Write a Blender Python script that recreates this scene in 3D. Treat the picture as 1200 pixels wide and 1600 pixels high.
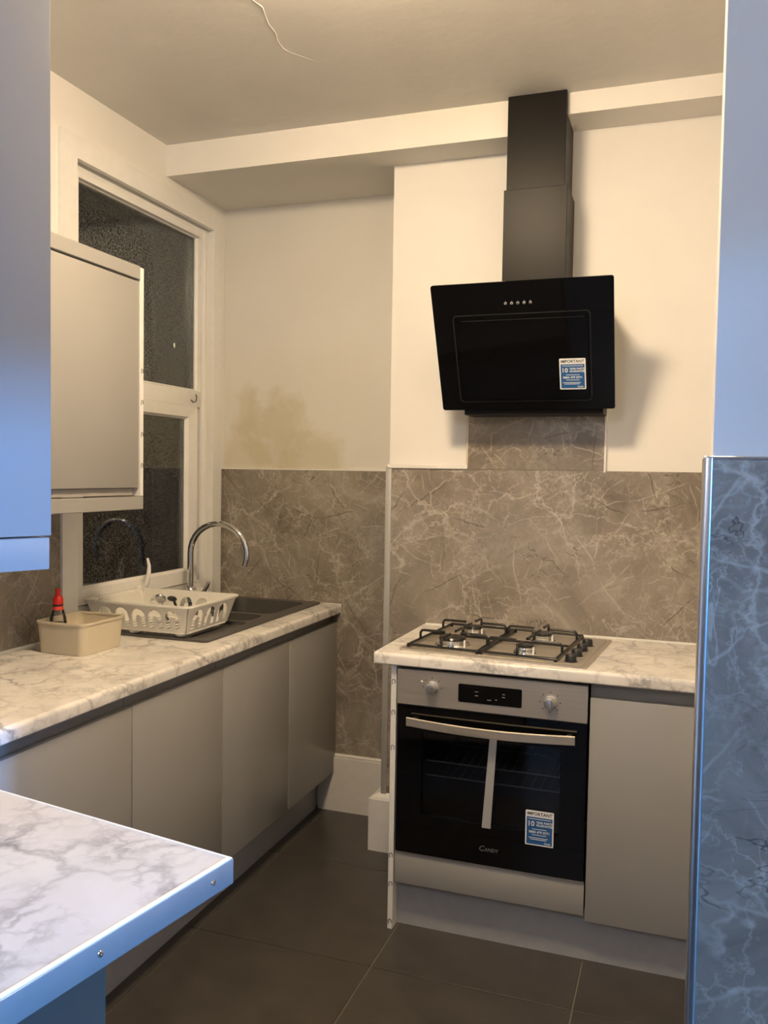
import bpy, bmesh, math, random
from mathutils import Vector, Matrix
random.seed(7)
for o in list(bpy.data.objects): bpy.data.objects.remove(o)
scene = bpy.context.scene
COL = scene.collection
R = math.radians

# ------------------------------------------------------------------ camera
CAM = (1.98604, -3.12913, 1.48442); YAW, PITCH, ROLL, FPX = 19.3210, -2.5904, 0.9147, 1331.17
def setup_camera():
    y, p, r = R(YAW), R(PITCH), R(ROLL)
    fwd = Vector((-math.sin(y)*math.cos(p), math.cos(y)*math.cos(p), math.sin(p)))
    right = Vector((math.cos(y), math.sin(y), 0)); up = right.cross(fwd)
    rr = math.cos(r)*right + math.sin(r)*up; uu = -math.sin(r)*right + math.cos(r)*up
    cd = bpy.data.cameras.new('camera'); cam = bpy.data.objects.new('camera', cd); COL.objects.link(cam)
    m = Matrix((rr, uu, -fwd)).transposed().to_4x4(); m.translation = Vector(CAM)
    cam.matrix_world = m
    cd.sensor_fit = 'HORIZONTAL'; cd.sensor_width = 36; cd.lens = FPX*36/1200
    cd.clip_start = 0.02; cd.clip_end = 60
    scene.camera = cam
setup_camera()

# ------------------------------------------------------------------ world, light, exposure
w = bpy.data.worlds.new('night'); scene.world = w; w.use_nodes = True
w.node_tree.nodes['Background'].inputs[0].default_value = (0.10, 0.13, 0.2, 1)
w.node_tree.nodes['Background'].inputs[1].default_value = 0.02
vs = scene.view_settings
vs.view_transform = 'Standard'; vs.look = 'None'; vs.gamma = 1.0; vs.exposure = 0.0; vs.use_curve_mapping = False
WARM = (1.0, 0.76, 0.48); WARM_POWER = 180.0          # flush ceiling light of the kitchen
COOL = (0.11, 0.40, 1.0); ROOM_POWER = 1250.0    # blue light of the room to the right
NEUTRAL = (0.9, 0.93, 1.08); NEAR_POWER = 27.0      # white ceiling light of the room behind the camera
LAMP_POS = (1.27, -1.45, 2.735)
NEAR_POS = (1.4, -4.25, 2.60); DOOR_X0, DOOR_X1, DOOR_H = 1.35, 2.75, 1.9; YNB = -4.6
ROOM_POS = (6.0, -3.1, 2.45); SD_Y0, SD_Y1, SD_H = -4.0, -2.35, 2.0      # lamp of the room to the right; doorway added to cut its light

# ------------------------------------------------------------------ node helpers
class NT:
    def __init__(s, m): s.t = m.node_tree; s.n = s.t.nodes; s.l = s.t.links
    def new(s, typ, **k):
        n = s.n.new(typ)
        for a, v in k.items():
            if a == 'i':
                for kk, vv in v.items():
                    if isinstance(vv, bpy.types.NodeSocket): s.l.new(vv, n.inputs[kk])
                    else: n.inputs[kk].default_value = vv
            else: setattr(n, a, v)
        return n
    def mul(s, a, b, op='MULTIPLY', clamp=False):
        n = s.n.new('ShaderNodeMath'); n.operation = op; n.use_clamp = clamp
        for j, x in enumerate((a, b)):
            if isinstance(x, bpy.types.NodeSocket): s.l.new(x, n.inputs[j])
            elif x is not None: n.inputs[j].default_value = x
        return n.outputs[0]
    def ramp(s, f, stops):
        n = s.n.new('ShaderNodeValToRGB'); s.l.new(f, n.inputs[0]); e = n.color_ramp.elements
        while len(e) < len(stops): e.new(0.5)
        for k, (p, c) in zip(e, stops):
            k.position = p; k.color = c if len(c) == 4 else (*c, 1)
        return n.outputs[0]
    def mix(s, f, a, b):
        n = s.n.new('ShaderNodeMix'); n.data_type = 'RGBA'
        for j, x in ((0, f), (6, a), (7, b)):
            if isinstance(x, bpy.types.NodeSocket): s.l.new(x, n.inputs[j])
            else: n.inputs[j].default_value = x if not isinstance(x, tuple) or len(x) == 4 else (*x, 1)
        return n.outputs[2]
def base_mat(name):
    m = bpy.data.materials.new(name); m.use_nodes = True
    return m, NT(m), m.node_tree.nodes['Principled BSDF']
def solid(name, col, rough=0.5, metal=0.0, var=0.04, scale=30, bump=0.0, bscale=200, emit=None, alpha=None, spec=None):
    m, t, p = base_mat(name)
    tc = t.new('ShaderNodeTexCoord').outputs['Object']
    nz = t.new('ShaderNodeTexNoise', i={'Vector': tc, 'Scale': scale, 'Detail': 3.0}).outputs['Fac']
    lo = tuple(c*(1-var) for c in col); hi = tuple(min(1, c*(1+var)) for c in col)
    t.l.new(t.ramp(nz, [(0.3, lo), (0.7, hi)]), p.inputs['Base Color'])
    p.inputs['Roughness'].default_value = rough; p.inputs['Metallic'].default_value = metal
    if spec is not None: p.inputs['Specular IOR Level'].default_value = spec
    if bump:
        n2 = t.new('ShaderNodeTexNoise', i={'Vector': tc, 'Scale': bscale, 'Detail': 4.0}).outputs['Fac']
        b = t.new('ShaderNodeBump', i={'Height': n2, 'Strength': bump, 'Distance': 0.01})
        t.l.new(b.outputs[0], p.inputs['Normal'])
    if emit:
        p.inputs['Emission Color'].default_value = (*emit[0], 1); p.inputs['Emission Strength'].default_value = emit[1]
    return m
def vein(t, vec, scale, width, dist, seed, detail=4.0):
    """thin branching lines: 1 on the line, 0 off it"""
    mp = t.new('ShaderNodeMapping', i={'Vector': vec, 'Location': (seed*1.7, seed*0.9, seed*2.3), 'Rotation': (seed*.7, seed*.4, seed*.9)}).outputs[0]
    wz = t.new('ShaderNodeTexNoise', i={'Vector': mp, 'Scale': scale*1.3, 'Detail': detail, 'Roughness': 0.6}).outputs['Color']
    off = t.new('ShaderNodeVectorMath', operation='MULTIPLY_ADD', i={0: wz, 1: (dist,)*3, 2: mp}).outputs[0]
    v = t.new('ShaderNodeTexVoronoi', feature='DISTANCE_TO_EDGE', i={'Vector': off, 'Scale': scale}).outputs['Distance']
    return t.ramp(v, [(0.0, (1, 1, 1)), (width, (0, 0, 0))])
def fade(t, vec, scale, lo, hi, seed):
    mp = t.new('ShaderNodeMapping', i={'Vector': vec, 'Location': (seed, seed*2.1, -seed)}).outputs[0]
    n = t.new('ShaderNodeTexNoise', i={'Vector': mp, 'Scale': scale, 'Detail': 3.0}).outputs['Fac']
    return t.ramp(n, [(lo, (0, 0, 0)), (hi, (1, 1, 1))])
def worktop_marble(name, tint=(0.78, 0.75, 0.71), dark=(0.20, 0.19, 0.19), stretch=(1, 1, 1)):
    m, t, p = base_mat(name)
    tc = t.new('ShaderNodeTexCoord').outputs['Object']
    tc = t.new('ShaderNodeMapping', i={'Vector': tc, 'Scale': stretch, 'Rotation': (0, 0, 0.5)}).outputs[0]
    cloud = t.new('ShaderNodeTexNoise', i={'Vector': tc, 'Scale': 6.0, 'Detail': 5.0}).outputs['Fac']
    c = t.mix(t.ramp(cloud, [(0.42, (0, 0, 0)), (0.72, (1, 1, 1))]), tint, tuple(x*.80 for x in tint))
    a = t.mul(vein(t, tc, 7.0, 0.07, 0.16, 1), fade(t, tc, 5.0, 0.40, 0.62, 3))
    b = t.mul(vein(t, tc, 15.0, 0.11, 0.09, 2), fade(t, tc, 8.0, 0.46, 0.66, 5))
    d = t.mul(vein(t, tc, 34.0, 0.18, 0.04, 3), fade(t, tc, 10.0, 0.52, 0.70, 8))
    c = t.mix(t.mul(a, 0.75), c, dark); c = t.mix(t.mul(b, 0.6), c, dark); c = t.mix(t.mul(d, 0.45), c, dark)
    t.l.new(c, p.inputs['Base Color']); p.inputs['Roughness'].default_value = 0.32
    return m
def streak(t, vec, scale, width, dist, seed, rot, stretch):
    """thin straightish scratches running one way"""
    mp = t.new('ShaderNodeMapping', i={'Vector': vec, 'Location': (seed*1.7, seed*0.9, seed*2.3), 'Rotation': (rot, rot*.9, rot*.5)}).outputs[0]
    wz = t.new('ShaderNodeTexNoise', i={'Vector': mp, 'Scale': scale*.9, 'Detail': 6.0, 'Roughness': 0.65}).outputs['Color']
    off = t.new('ShaderNodeVectorMath', operation='MULTIPLY_ADD', i={0: wz, 1: (dist,)*3, 2: mp}).outputs[0]
    off = t.new('ShaderNodeMapping', i={'Vector': off, 'Scale': stretch}).outputs[0]
    v = t.new('ShaderNodeTexVoronoi', feature='DISTANCE_TO_EDGE', i={'Vector': off, 'Scale': scale}).outputs['Distance']
    return t.ramp(v, [(0.0, (1, 1, 1)), (width*.35, (.5, .5, .5)), (width, (0, 0, 0))])
def ridge(t, vec, scale, width, seed):
    mp = t.new('ShaderNodeMapping', i={'Vector': vec, 'Location': (seed, -seed*1.3, seed*.6)}).outputs[0]
    n = t.new('ShaderNodeTexNoise', i={'Vector': mp, 'Scale': scale, 'Detail': 5.0, 'Roughness': 0.62, 'Distortion': 1.2}).outputs['Fac']
    return t.ramp(t.mul(t.mul(n, .5, 'SUBTRACT'), None, 'ABSOLUTE'), [(0.0, (1, 1, 1)), (width, (0, 0, 0))])
def strokes(t, uv, scale, width, seed, keep):
    """short straight scratches, each with its own direction"""
    mp = t.new('ShaderNodeMapping', i={'Vector': uv, 'Location': (seed*1.37, seed*2.11, 0), 'Rotation': (0, 0, seed)}).outputs[0]
    wz = t.new('ShaderNodeTexNoise', i={'Vector': mp, 'Scale': scale*1.5, 'Detail': 4.0}).outputs['Color']
    mp = t.new('ShaderNodeVectorMath', operation='MULTIPLY_ADD', i={0: wz, 1: (.25/scale, .25/scale, 0), 2: mp}).outputs[0]
    v = t.new('ShaderNodeTexVoronoi', voronoi_dimensions='2D', i={'Vector': mp, 'Scale': scale})
    d = t.new('ShaderNodeVectorMath', operation='SUBTRACT', i={0: mp, 1: v.outputs['Position']}).outputs[0]
    sx = t.new('ShaderNodeSeparateXYZ', i={0: d}); sc = t.new('ShaderNodeSeparateColor', i={0: v.outputs['Color']})
    an = t.mul(sc.outputs[0], math.pi)
    q = t.mul(t.mul(sx.outputs[0], t.mul(an, None, 'COSINE')), t.mul(sx.outputs[1], t.mul(an, None, 'SINE')), 'ADD')
    ln = t.ramp(t.mul(t.mul(q, None, 'ABSOLUTE'), scale), [(0, (1, 1, 1)), (width, (0, 0, 0))])
    ed = t.ramp(v.outputs['Distance'], [(.25, (1, 1, 1)), (.62, (0, 0, 0))])
    kp = t.ramp(sc.outputs[1], [(keep, (1, 1, 1)), (keep+.1, (0, 0, 0))])
    return t.mul(t.mul(ln, ed), kp)
def wall_marble(name, seed=0.0):
    m, t, p = base_mat(name)
    tc = t.new('ShaderNodeNewGeometry').outputs['Position']
    tc = t.new('ShaderNodeMapping', i={'Vector': tc, 'Location': (seed, seed*.6, seed*.3)}).outputs[0]
    n1 = t.new('ShaderNodeTexNoise', i={'Vector': tc, 'Scale': 3.0, 'Detail': 9.0, 'Roughness': 0.66, 'Distortion': 0.9}).outputs['Fac']
    c = t.ramp(n1, [(0.30, (0.15, 0.125, 0.10)), (0.45, (0.225, 0.195, 0.16)), (0.58, (0.285, 0.252, 0.212)), (0.74, (0.40, 0.36, 0.31))])
    sm = t.new('ShaderNodeTexNoise', i={'Vector': tc, 'Scale': 26.0, 'Detail': 7.0, 'Roughness': 0.72, 'Distortion': 1.8}).outputs['Fac']
    dk = t.mul(t.ramp(sm, [(0.50, (0, 0, 0)), (0.72, (1, 1, 1))]), fade(t, tc, 3.5, .48, .68, 11))
    c = t.mix(t.mul(dk, .75), c, (0.10, 0.082, 0.066))
    lt = t.mul(t.ramp(sm, [(0.30, (1, 1, 1)), (0.47, (0, 0, 0))]), fade(t, tc, 4.5, .45, .66, 17))
    L = (0.58, 0.53, 0.46)
    c = t.mix(t.mul(lt, .55), c, L)
    for sc, wd, ds, sd, rt, stt, k, fs in ((3.0, .014, .26, 1.3, .7, (1, 1, .45), .65, 3.0), (6.0, .020, .20, 3.4, 1.6, (1, 1, .4), .5, 4.0), (12.0, .04, .14, 6.1, .4, (1, 1, .6), .4, 5.0)):
        c = t.mix(t.mul(t.mul(streak(t, tc, sc, wd, ds, sd, rt, stt), fade(t, tc, fs, .45, .62, sd*3)), k), c, L)
    sp = t.new('ShaderNodeSeparateXYZ', i={0: tc})
    uv = t.new('ShaderNodeCombineXYZ', i={0: t.mul(sp.outputs[0], sp.outputs[1], 'ADD'), 1: sp.outputs[2]}).outputs[0]
    for sc, wd, sd, kp, k in ((3.5, .014, .3, .75, .42), (5.0, .017, 1.9, .7, .5), (7.5, .025, 3.1, .65, .5), (11., .035, 4.4, .6, .5), (17., .055, 5.6, .55, .42)):
        c = t.mix(t.mul(t.mul(strokes(t, uv, sc, wd, sd, kp), fade(t, tc, 5.5, .40, .62, sd*5+1)), k), c, L)
    c = t.mix(t.mul(strokes(t, uv, 6.0, .022, 7.7, .3), .7), c, (0.07, .056, .046))
    c = t.mix(t.mul(t.mul(vein(t, tc, 3.4, .022, .34, 2.6), fade(t, tc, 3.5, .46, .60, 41)), .5), c, L)
    c = t.mix(t.mul(t.mul(ridge(t, tc, 5.0, .012, 2.0), fade(t, tc, 4.0, .50, .64, 23)), .6), c, L)
    c = t.mix(t.mul(t.mul(ridge(t, tc, 4.0, .008, 7.0), fade(t, tc, 5.0, .56, .66, 29)), .8), c, (0.06, .05, .042))
    t.l.new(c, p.inputs['Base Color']); p.inputs['Roughness'].default_value = 0.20
    return m
def plaster(name, col, stain=False):
    m, t, p = base_mat(name)
    g = t.new('ShaderNodeNewGeometry').outputs['Position']
    n = t.new('ShaderNodeTexNoise', i={'Vector': g, 'Scale': 5.0, 'Detail': 6.0}).outputs['Fac']
    c = t.ramp(n, [(0.3, tuple(x*.96 for x in col)), (0.7, col)])
    if stain:   # damp patch above the wall panel
        def blob(cx, cz, sx, sz):
            s = t.new('ShaderNodeSeparateXYZ', i={0: g})
            dx = t.mul(t.mul(s.outputs[0], cx, 'SUBTRACT'), 1/sx); dz = t.mul(t.mul(s.outputs[2], cz, 'SUBTRACT'), 1/sz)
            return t.mul(t.mul(dx, dx), t.mul(dz, dz), 'ADD')
        nz = t.new('ShaderNodeTexNoise', i={'Vector': g, 'Scale': 9.0, 'Detail': 5.0}).outputs['Fac']
        for (cx, cz, sx, sz, k) in ((0.11, 1.72, 0.09, 0.16, .45), (0.27, 1.66, 0.17, 0.22, .6), (0.10, 1.54, 0.16, 0.18, .45), (0.42, 1.53, .20, .16, .55)):
            f = t.mul(blob(cx, cz, sx, sz), t.mul(t.mul(nz, 0.5, 'SUBTRACT'), 2.6), 'ADD')
            f = t.ramp(f, [(0.25, (k, k, k)), (1.0, (0, 0, 0))])
            c = t.mix(f, c, (0.52, 0.46, 0.30))
    t.l.new(c, p.inputs['Base Color']); p.inputs['Roughness'].default_value = 0.7
    b1 = t.new('ShaderNodeTexNoise', i={'Vector': g, 'Scale': 16.0, 'Detail': 5.0}).outputs['Fac']
    b = t.new('ShaderNodeBump', i={'Height': b1, 'Strength': 0.18, 'Distance': 0.01})
    t.l.new(b.outputs[0], p.inputs['Normal'])
    return m
def brushed(name, col, rough=0.3, axis=0):
    m, t, p = base_mat(name)
    tc = t.new('ShaderNodeTexCoord').outputs['Object']
    sc = [400, 400, 400]; sc[axis] = 6
    mp = t.new('ShaderNodeMapping', i={'Vector': tc, 'Scale': tuple(sc)}).outputs[0]
    n = t.new('ShaderNodeTexNoise', i={'Vector': mp, 'Scale': 1.0, 'Detail': 2.0}).outputs['Fac']
    t.l.new(t.ramp(n, [(0.3, tuple(x*.9 for x in col)), (0.7, col)]), p.inputs['Base Color'])
    t.l.new(t.ramp(n, [(0.2, (rough*.8,)*3), (0.8, (rough*1.2,)*3)]), p.inputs['Roughness'])
    p.inputs['Metallic'].default_value = 0.78
    return m
def pane_glass(name):
    m, t, p = base_mat(name)
    t.n.remove(p); out = t.n['Material Output']
    tc = t.new('ShaderNodeTexCoord').outputs['Object']
    tr = t.new('ShaderNodeBsdfTransparent', i={'Color': (0.55, 0.58, 0.6, 1)})
    nz = t.new('ShaderNodeTexNoise', i={'Vector': tc, 'Scale': 140.0, 'Detail': 4.0, 'Roughness': 0.7}).outputs['Fac']
    gl = t.new('ShaderNodeBsdfGlossy', i={'Color': (1, 1, 1, 1), 'Roughness': 0.02})
    fr = t.new('ShaderNodeFresnel', i={'IOR': 1.65}).outputs[0]
    spk = t.ramp(nz, [(0.42, (.35, .35, .35)), (0.66, (1.7, 1.7, 1.7))])
    mx = t.new('ShaderNodeMixShader', i={0: t.mul(fr, spk, clamp=True), 1: tr.outputs[0], 2: gl.outputs[0]})
    df = t.new('ShaderNodeBsdfDiffuse', i={'Color': (0.32, 0.31, 0.29, 1)})
    sp2 = t.ramp(nz, [(0.56, (0, 0, 0)), (0.74, (.12, .12, .12))])
    mx2 = t.new('ShaderNodeMixShader', i={0: sp2, 1: mx.outputs[0], 2: df.outputs[0]})
    t.l.new(mx2.outputs[0], out.inputs[0])
    return m
def tinted(name, col, tr, rough=0.04, ior=1.5):
    """dark see-through glass: fresnel gloss over tinted transparency"""
    m, t, p = base_mat(name); t.n.remove(p); out = t.n['Material Output']
    a = t.new('ShaderNodeBsdfTransparent', i={'Color': (*col, 1)})
    g = t.new('ShaderNodeBsdfGlossy', i={'Color': (1, 1, 1, 1), 'Roughness': rough})
    fr = t.new('ShaderNodeFresnel', i={'IOR': ior}).outputs[0]
    x = t.new('ShaderNodeMixShader', i={0: t.mul(fr, tr), 1: a.outputs[0], 2: g.outputs[0]})
    t.l.new(x.outputs[0], out.inputs[0]); return m

M = dict(
    wall=plaster('wall_paint', (0.76, 0.74, 0.70)), stainwall=plaster('wall_paint_damp', (0.70, 0.68, 0.63), True),
    lowbounce=plaster('low_bounce_dark', (.2, .2, .21)), ceil=plaster('ceiling_paint', (0.70, 0.68, 0.65)), gloss=solid('white_gloss_paint', (0.74, 0.72, 0.69), 0.35, var=.03),  # the dark tone of the next room's walls only curbs blue bounce
    upvc=solid('white_upvc', (0.78, 0.77, 0.74), 0.25, var=.02),
    marble=wall_marble('taupe_marble_panel'), marble2=wall_marble('taupe_marble_panel_b', 3.7), marble3=wall_marble('taupe_marble_panel_c', 8.1), top=worktop_marble('white_marble_laminate'),
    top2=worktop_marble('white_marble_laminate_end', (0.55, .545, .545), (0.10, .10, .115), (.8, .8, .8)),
    door=solid('taupe_satin_door', (0.325, 0.318, 0.305), 0.30, var=.02, scale=4), carc=solid('taupe_carcass', (0.34, 0.32, 0.30), 0.5),
    channel=solid('grey_channel', (0.25, 0.245, 0.24), 0.35), plinth=solid('grey_plinth', (0.37, 0.375, 0.39), 0.33),
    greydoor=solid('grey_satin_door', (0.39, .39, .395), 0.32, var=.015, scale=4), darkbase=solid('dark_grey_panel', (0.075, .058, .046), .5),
    rawedge=solid('raw_white_edge', (0.78, .77, .75), .5, var=.02), mark=solid('dark_print', (0.03, .03, .03), .6),
    tile=solid('dark_floor_tile', (0.056, 0.050, 0.044), 0.30, var=.16, scale=9, bump=.05, bscale=60), grout=solid('floor_grout', (0.20, .175, .15), .8),
    steel=brushed('brushed_steel', (0.60, .55, .48), .42), steelv=brushed('brushed_steel_upright', (0.55, .53, .5), .38, 2), chrome=solid('chrome', (0.72, .72, .72), .08, 1.0, var=.0),
    alu=solid('satin_metal_strip', (0.29, .29, .295), .30, .2, var=.03), trimm=solid('satin_metal_trim', (0.62, .63, .65), .28, 1.0, var=.02),
    bglass=solid('black_glass', (0.003, .003, .0035), .04, var=0, spec=.35), bsatin=solid('black_satin_metal', (0.010, .009, .008), .36, 0.0, var=.03, spec=.10), bplastic=solid('black_plastic', (0.012, .012, .012), .35),
    iron=solid('black_enamel', (0.010, .010, .010), .28), sinkm=solid('dark_grey_composite', (0.075, .070, .066), .45, var=.12, scale=160),
    rack=solid('white_plastic', (0.74, .72, .66), .35, var=.02), box=solid('cream_plastic', (0.60, .53, .40), .42, var=.02), wheel=solid('pale_plastic_foot', (0.7, .7, .68), .3),
    red=solid('red_plastic', (0.55, .02, .015), .3), redlabel=solid('red_label', (0.60, .05, .025), .45), sauce=solid('dark_sauce', (0.02, .014, .01), .2),
    clear=tinted('clear_bottle_plastic', (0.88, .87, .84), 1.8, .08), pane=pane_glass('window_glass'), owin=tinted('oven_window_glass', (0.72, .72, .75), 1.0),
    blue=solid('sticker_blue', (0.016, .10, .30), .4, var=.02), paper=solid('sticker_white', (0.82, .82, .82), .45, var=.01), ink=solid('sticker_ink', (0.03, .03, .035), .5),
    cavity=solid('oven_cavity', (0.03, .03, .032), .4), wire=solid('shelf_wire', (.6, .6, .6), .25, .5), beadtrim=solid('pale_metal_trim', (.42, .41, .39), .35, .2), dimsilver=solid('dim_silver_print', (.16, .16, .17), .4), cord=solid('white_cord', (0.7, .7, .68), .5), gasket=solid('dark_gasket', (0.03, .03, .03), .6),
    knob=brushed('knob_steel', (0.55, .56, .58), .25, 2), strip=solid('grey_strip', (0.40, .40, .40), .4), caulk=solid('white_caulk', (.75, .74, .7), .5), gold=solid('cream_trim', (.62, .55, .4), .4))

# ------------------------------------------------------------------ mesh helpers
def link(name, me, mat, parent=None, off=None):
    o = bpy.data.objects.new(name, me); COL.objects.link(o)
    if mat is not None and not me.materials: me.materials.append(mat)
    if parent is not None: o.parent = parent
    return o
def finish(bm, name, smooth=None):
    bmesh.ops.recalc_face_normals(bm, faces=bm.faces)
    me = bpy.data.meshes.new(name); bm.to_mesh(me); bm.free()
    if smooth is not None:
        for p in me.polygons: p.use_smooth = True
        me.set_sharp_from_angle(angle=R(smooth))
    return me
def add_box(bm, x0, x1, y0, y1, z0, z1, bev=0.0, seg=1):
    mt = Matrix.Translation(((x0+x1)/2, (y0+y1)/2, (z0+z1)/2)) @ Matrix.Diagonal((abs(x1-x0), abs(y1-y0), abs(z1-z0), 1))
    b2 = bmesh.new(); bmesh.ops.create_cube(b2, size=1, matrix=mt)
    if bev: bmesh.ops.bevel(b2, geom=b2.edges[:], offset=bev, segments=seg, affect='EDGES', profile=.5)
    me = bpy.data.meshes.new('t'); b2.to_mesh(me); b2.free(); bm.from_mesh(me); bpy.data.meshes.remove(me)
def box(name, b, mat, parent=None, bev=0.0, seg=1, smooth=None):
    """b = x0,x1,y0,y1,z0,z1 in the frame of the parent's 'frame' origin"""
    bm = bmesh.new(); add_box(bm, *b, bev, seg)
    return place(name, finish(bm, name, 40 if bev and smooth is None else smooth), mat, parent)
def boxes(name, bs, mat, parent=None, bev=0.0):
    bm = bmesh.new()
    for b in bs: add_box(bm, *b, bev)
    return place(name, finish(bm, name, 40 if bev else None), mat, parent)
def place(name, me, mat, parent=None):
    """mesh in world axes: shifted so that child transforms stay clean under the thing's empty"""
    if parent is not None:
        off = Vector((0, 0, 0)); p = parent
        while p is not None:
            off += Vector(p.get('_o', (0, 0, 0))) if not p.get('_rot') else Vector((0, 0, 0)); p = p.parent
        if off.length: me.transform(Matrix.Translation(-off))
        o = link(name, me, mat, parent)
    else:
        # put the origin at the centre of the base
        xs = [v.co.x for v in me.vertices]; ys = [v.co.y for v in me.vertices]; zs = [v.co.z for v in me.vertices]
        c = Vector(((min(xs)+max(xs))/2, (min(ys)+max(ys))/2, min(zs)))
        me.transform(Matrix.Translation(-c)); o = link(name, me, mat); o.location = c; o['_o'] = tuple(c)
    return o
def tag(o, label, cat, group=None):
    o['label'] = label; o['category'] = cat
    if group: o['group'] = group
    return o
def struct(o, label=None):
    o['kind'] = 'structure'
    if label: o['label'] = label
    return o
def thing(name, loc, label, cat, group=None, rz=None):
    o = bpy.data.objects.new(name, None); COL.objects.link(o); o.location = loc; o.empty_display_size = .05
    if rz is None: o['_o'] = tuple(loc)
    else: o.rotation_euler = (0, 0, rz); o['_rot'] = 1
    return tag(o, label, cat, group)
def tube_mesh(pts, r, n=10, cyc=False, bm=None):
    own = bm is None
    if own: bm = bmesh.new()
    pts = [Vector(p) for p in pts]; rings = []; prev = None
    for i, p in enumerate(pts):
        a = pts[i-1] if (i or cyc) else p; b = pts[(i+1) % len(pts)] if (i < len(pts)-1 or cyc) else p
        d = (b-a).normalized()
        if prev is None: u = d.orthogonal().normalized()
        else: u = (prev - d*prev.dot(d)).normalized()
        prev = u; v = d.cross(u); rad = r[i] if isinstance(r, (list, tuple)) else r
        rings.append([bm.verts.new(p + rad*(math.cos(2*math.pi*k/n)*u + math.sin(2*math.pi*k/n)*v)) for k in range(n)])
    m = len(rings)
    for i in range(m if cyc else m-1):
        A, B = rings[i], rings[(i+1) % m]
        for k in range(n): bm.faces.new((A[k], A[(k+1) % n], B[(k+1) % n], B[k]))
    if not cyc: bm.faces.new(rings[0][::-1]); bm.faces.new(rings[-1])
    return bm
def tube(name, pts, r, mat, parent=None, n=10, cyc=False):
    return place(name, finish(tube_mesh(pts, r, n, cyc), name, 50), mat, parent)
def lathe_mesh(prof, c=(0, 0, 0), n=24, bm=None, axis='z', sq=1.0):
    own = bm is None
    if own: bm = bmesh.new()
    c = Vector(c); rings = []
    for (r, h) in prof:
        ring = []
        for k in range(n):
            a = 2*math.pi*k/n; x, y = r*math.cos(a), r*math.sin(a)*sq
            v = (x, y, h) if axis == 'z' else (x, -h, y) if axis == '-y' else (h, x, y)
            ring.append(bm.verts.new(c + Vector(v)))
        rings.append(ring)
    for A, B in zip(rings, rings[1:]):
        for k in range(n): bm.faces.new((A[k], A[(k+1) % n], B[(k+1) % n], B[k]))
    bm.faces.new(rings[0][::-1]); bm.faces.new(rings[-1])
    return bm
def lathe(name, prof, c, mat, parent=None, n=24, axis='z', sq=1.0):
    return place(name, finish(lathe_mesh(prof, c, n, None, axis, sq), name, 40), mat, parent)
def poly_curve(loops, depth, cyc=True):
    """2-D outline with holes -> solid mesh, XY plane, z from 0 to depth"""
    cu = bpy.data.curves.new('c', 'CURVE'); cu.dimensions = '2D'; cu.fill_mode = 'BOTH'; cu.extrude = depth/2
    for lp in loops:
        s = cu.splines.new('POLY'); s.points.add(len(lp)-1); s.use_cyclic_u = True
        for p, (x, y) in zip(s.points, lp): p.co = (x, y, 0, 1)
    o = bpy.data.objects.new('c', cu); COL.objects.link(o)
    bpy.context.view_layer.update()
    me = bpy.data.meshes.new_from_object(o.evaluated_get(bpy.context.evaluated_depsgraph_get()))
    bpy.data.objects.remove(o); bpy.data.curves.remove(cu)
    me.transform(Matrix.Translation((0, 0, depth/2))); me.materials.clear()
    return me
def text_mesh(s, size, align='CENTER', shear=0.0, space=1.0, bold=0.0):
    cu = bpy.data.curves.new('t', 'FONT'); cu.body = s; cu.size = size; cu.align_x = align; cu.align_y = 'CENTER'; cu.shear = shear
    cu.space_character = space; cu.extrude = 0.00015; cu.offset = bold; cu.resolution_u = 2
    o = bpy.data.objects.new('t', cu); COL.objects.link(o); bpy.context.view_layer.update()
    me = bpy.data.meshes.new_from_object(o.evaluated_get(bpy.context.evaluated_depsgraph_get()))
    bpy.data.objects.remove(o); bpy.data.curves.remove(cu); me.materials.clear()
    return me
def rrect(x0, x1, y0, y1, r, n=6):
    out = []
    for cx, cy, a0 in ((x1-r, y1-r, 0), (x0+r, y1-r, 90), (x0+r, y0+r, 180), (x1-r, y0+r, 270)):
        for k in range(n+1):
            a = R(a0 + 90*k/n); out.append((cx+r*math.cos(a), cy+r*math.sin(a)))
    return out
XZ = Matrix(((1, 0, 0, 0), (0, 0, -1, 0), (0, 1, 0, 0), (0, 0, 0, 1)))      # drawn XY -> upright facing -Y
YZ = Matrix(((0, 0, 1, 0), (1, 0, 0, 0), (0, 1, 0, 0), (0, 0, 0, 1)))       # drawn XY -> upright facing +X

# ------------------------------------------------------------------ dimensions
YB, YF, XC, ZB, ZC, H = 0.31, -0.156, 0.909, 2.657, 2.779, 0.91
ZM, XR, YN = 1.505, 2.26, -1.9
XE, YE, XF = 3.3, -7.2, 7.0

# ------------------------------------------------------------------ setting
fl = struct(box('floor', (-.3, XF, YE, .5, -.06, -.004), M['grout']), 'dark floor of large brown-grey tiles')
tw = 0.597; k = 0
tb = bmesh.new(); add_box(tb, 0, tw-.004, 0, tw-.004, -.01, 0, .0008); tme = finish(tb, 'tile'); tme.materials.append(M['tile'])
for i in range(-1, 6):
    for j in range(-11, 2):
        x0, y0 = .545 + (i-1)*.597, -.175 + (j-1)*.597
        if x0 > XE-.2 or y0 > .4 or y0 < YE: continue
        o = bpy.data.objects.new('tile', tme); COL.objects.link(o); o.parent = fl
        o.location = Vector((x0, y0, 0)) - Vector(fl['_o'])
ce = struct(box('ceiling', (-.3, XF, YE, .5, ZC, ZC+.1), M['ceil']), 'plastered white ceiling with a filled crack')
crk = [(.829, -.988), (.838, -.95), (.826, -.91), (.812, -.86), (.811, -.815), (.795, -.77), (.79, -.72), (.80, -.69), (.835, -.64), (.87, -.58), (.92, -.53)]
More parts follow.
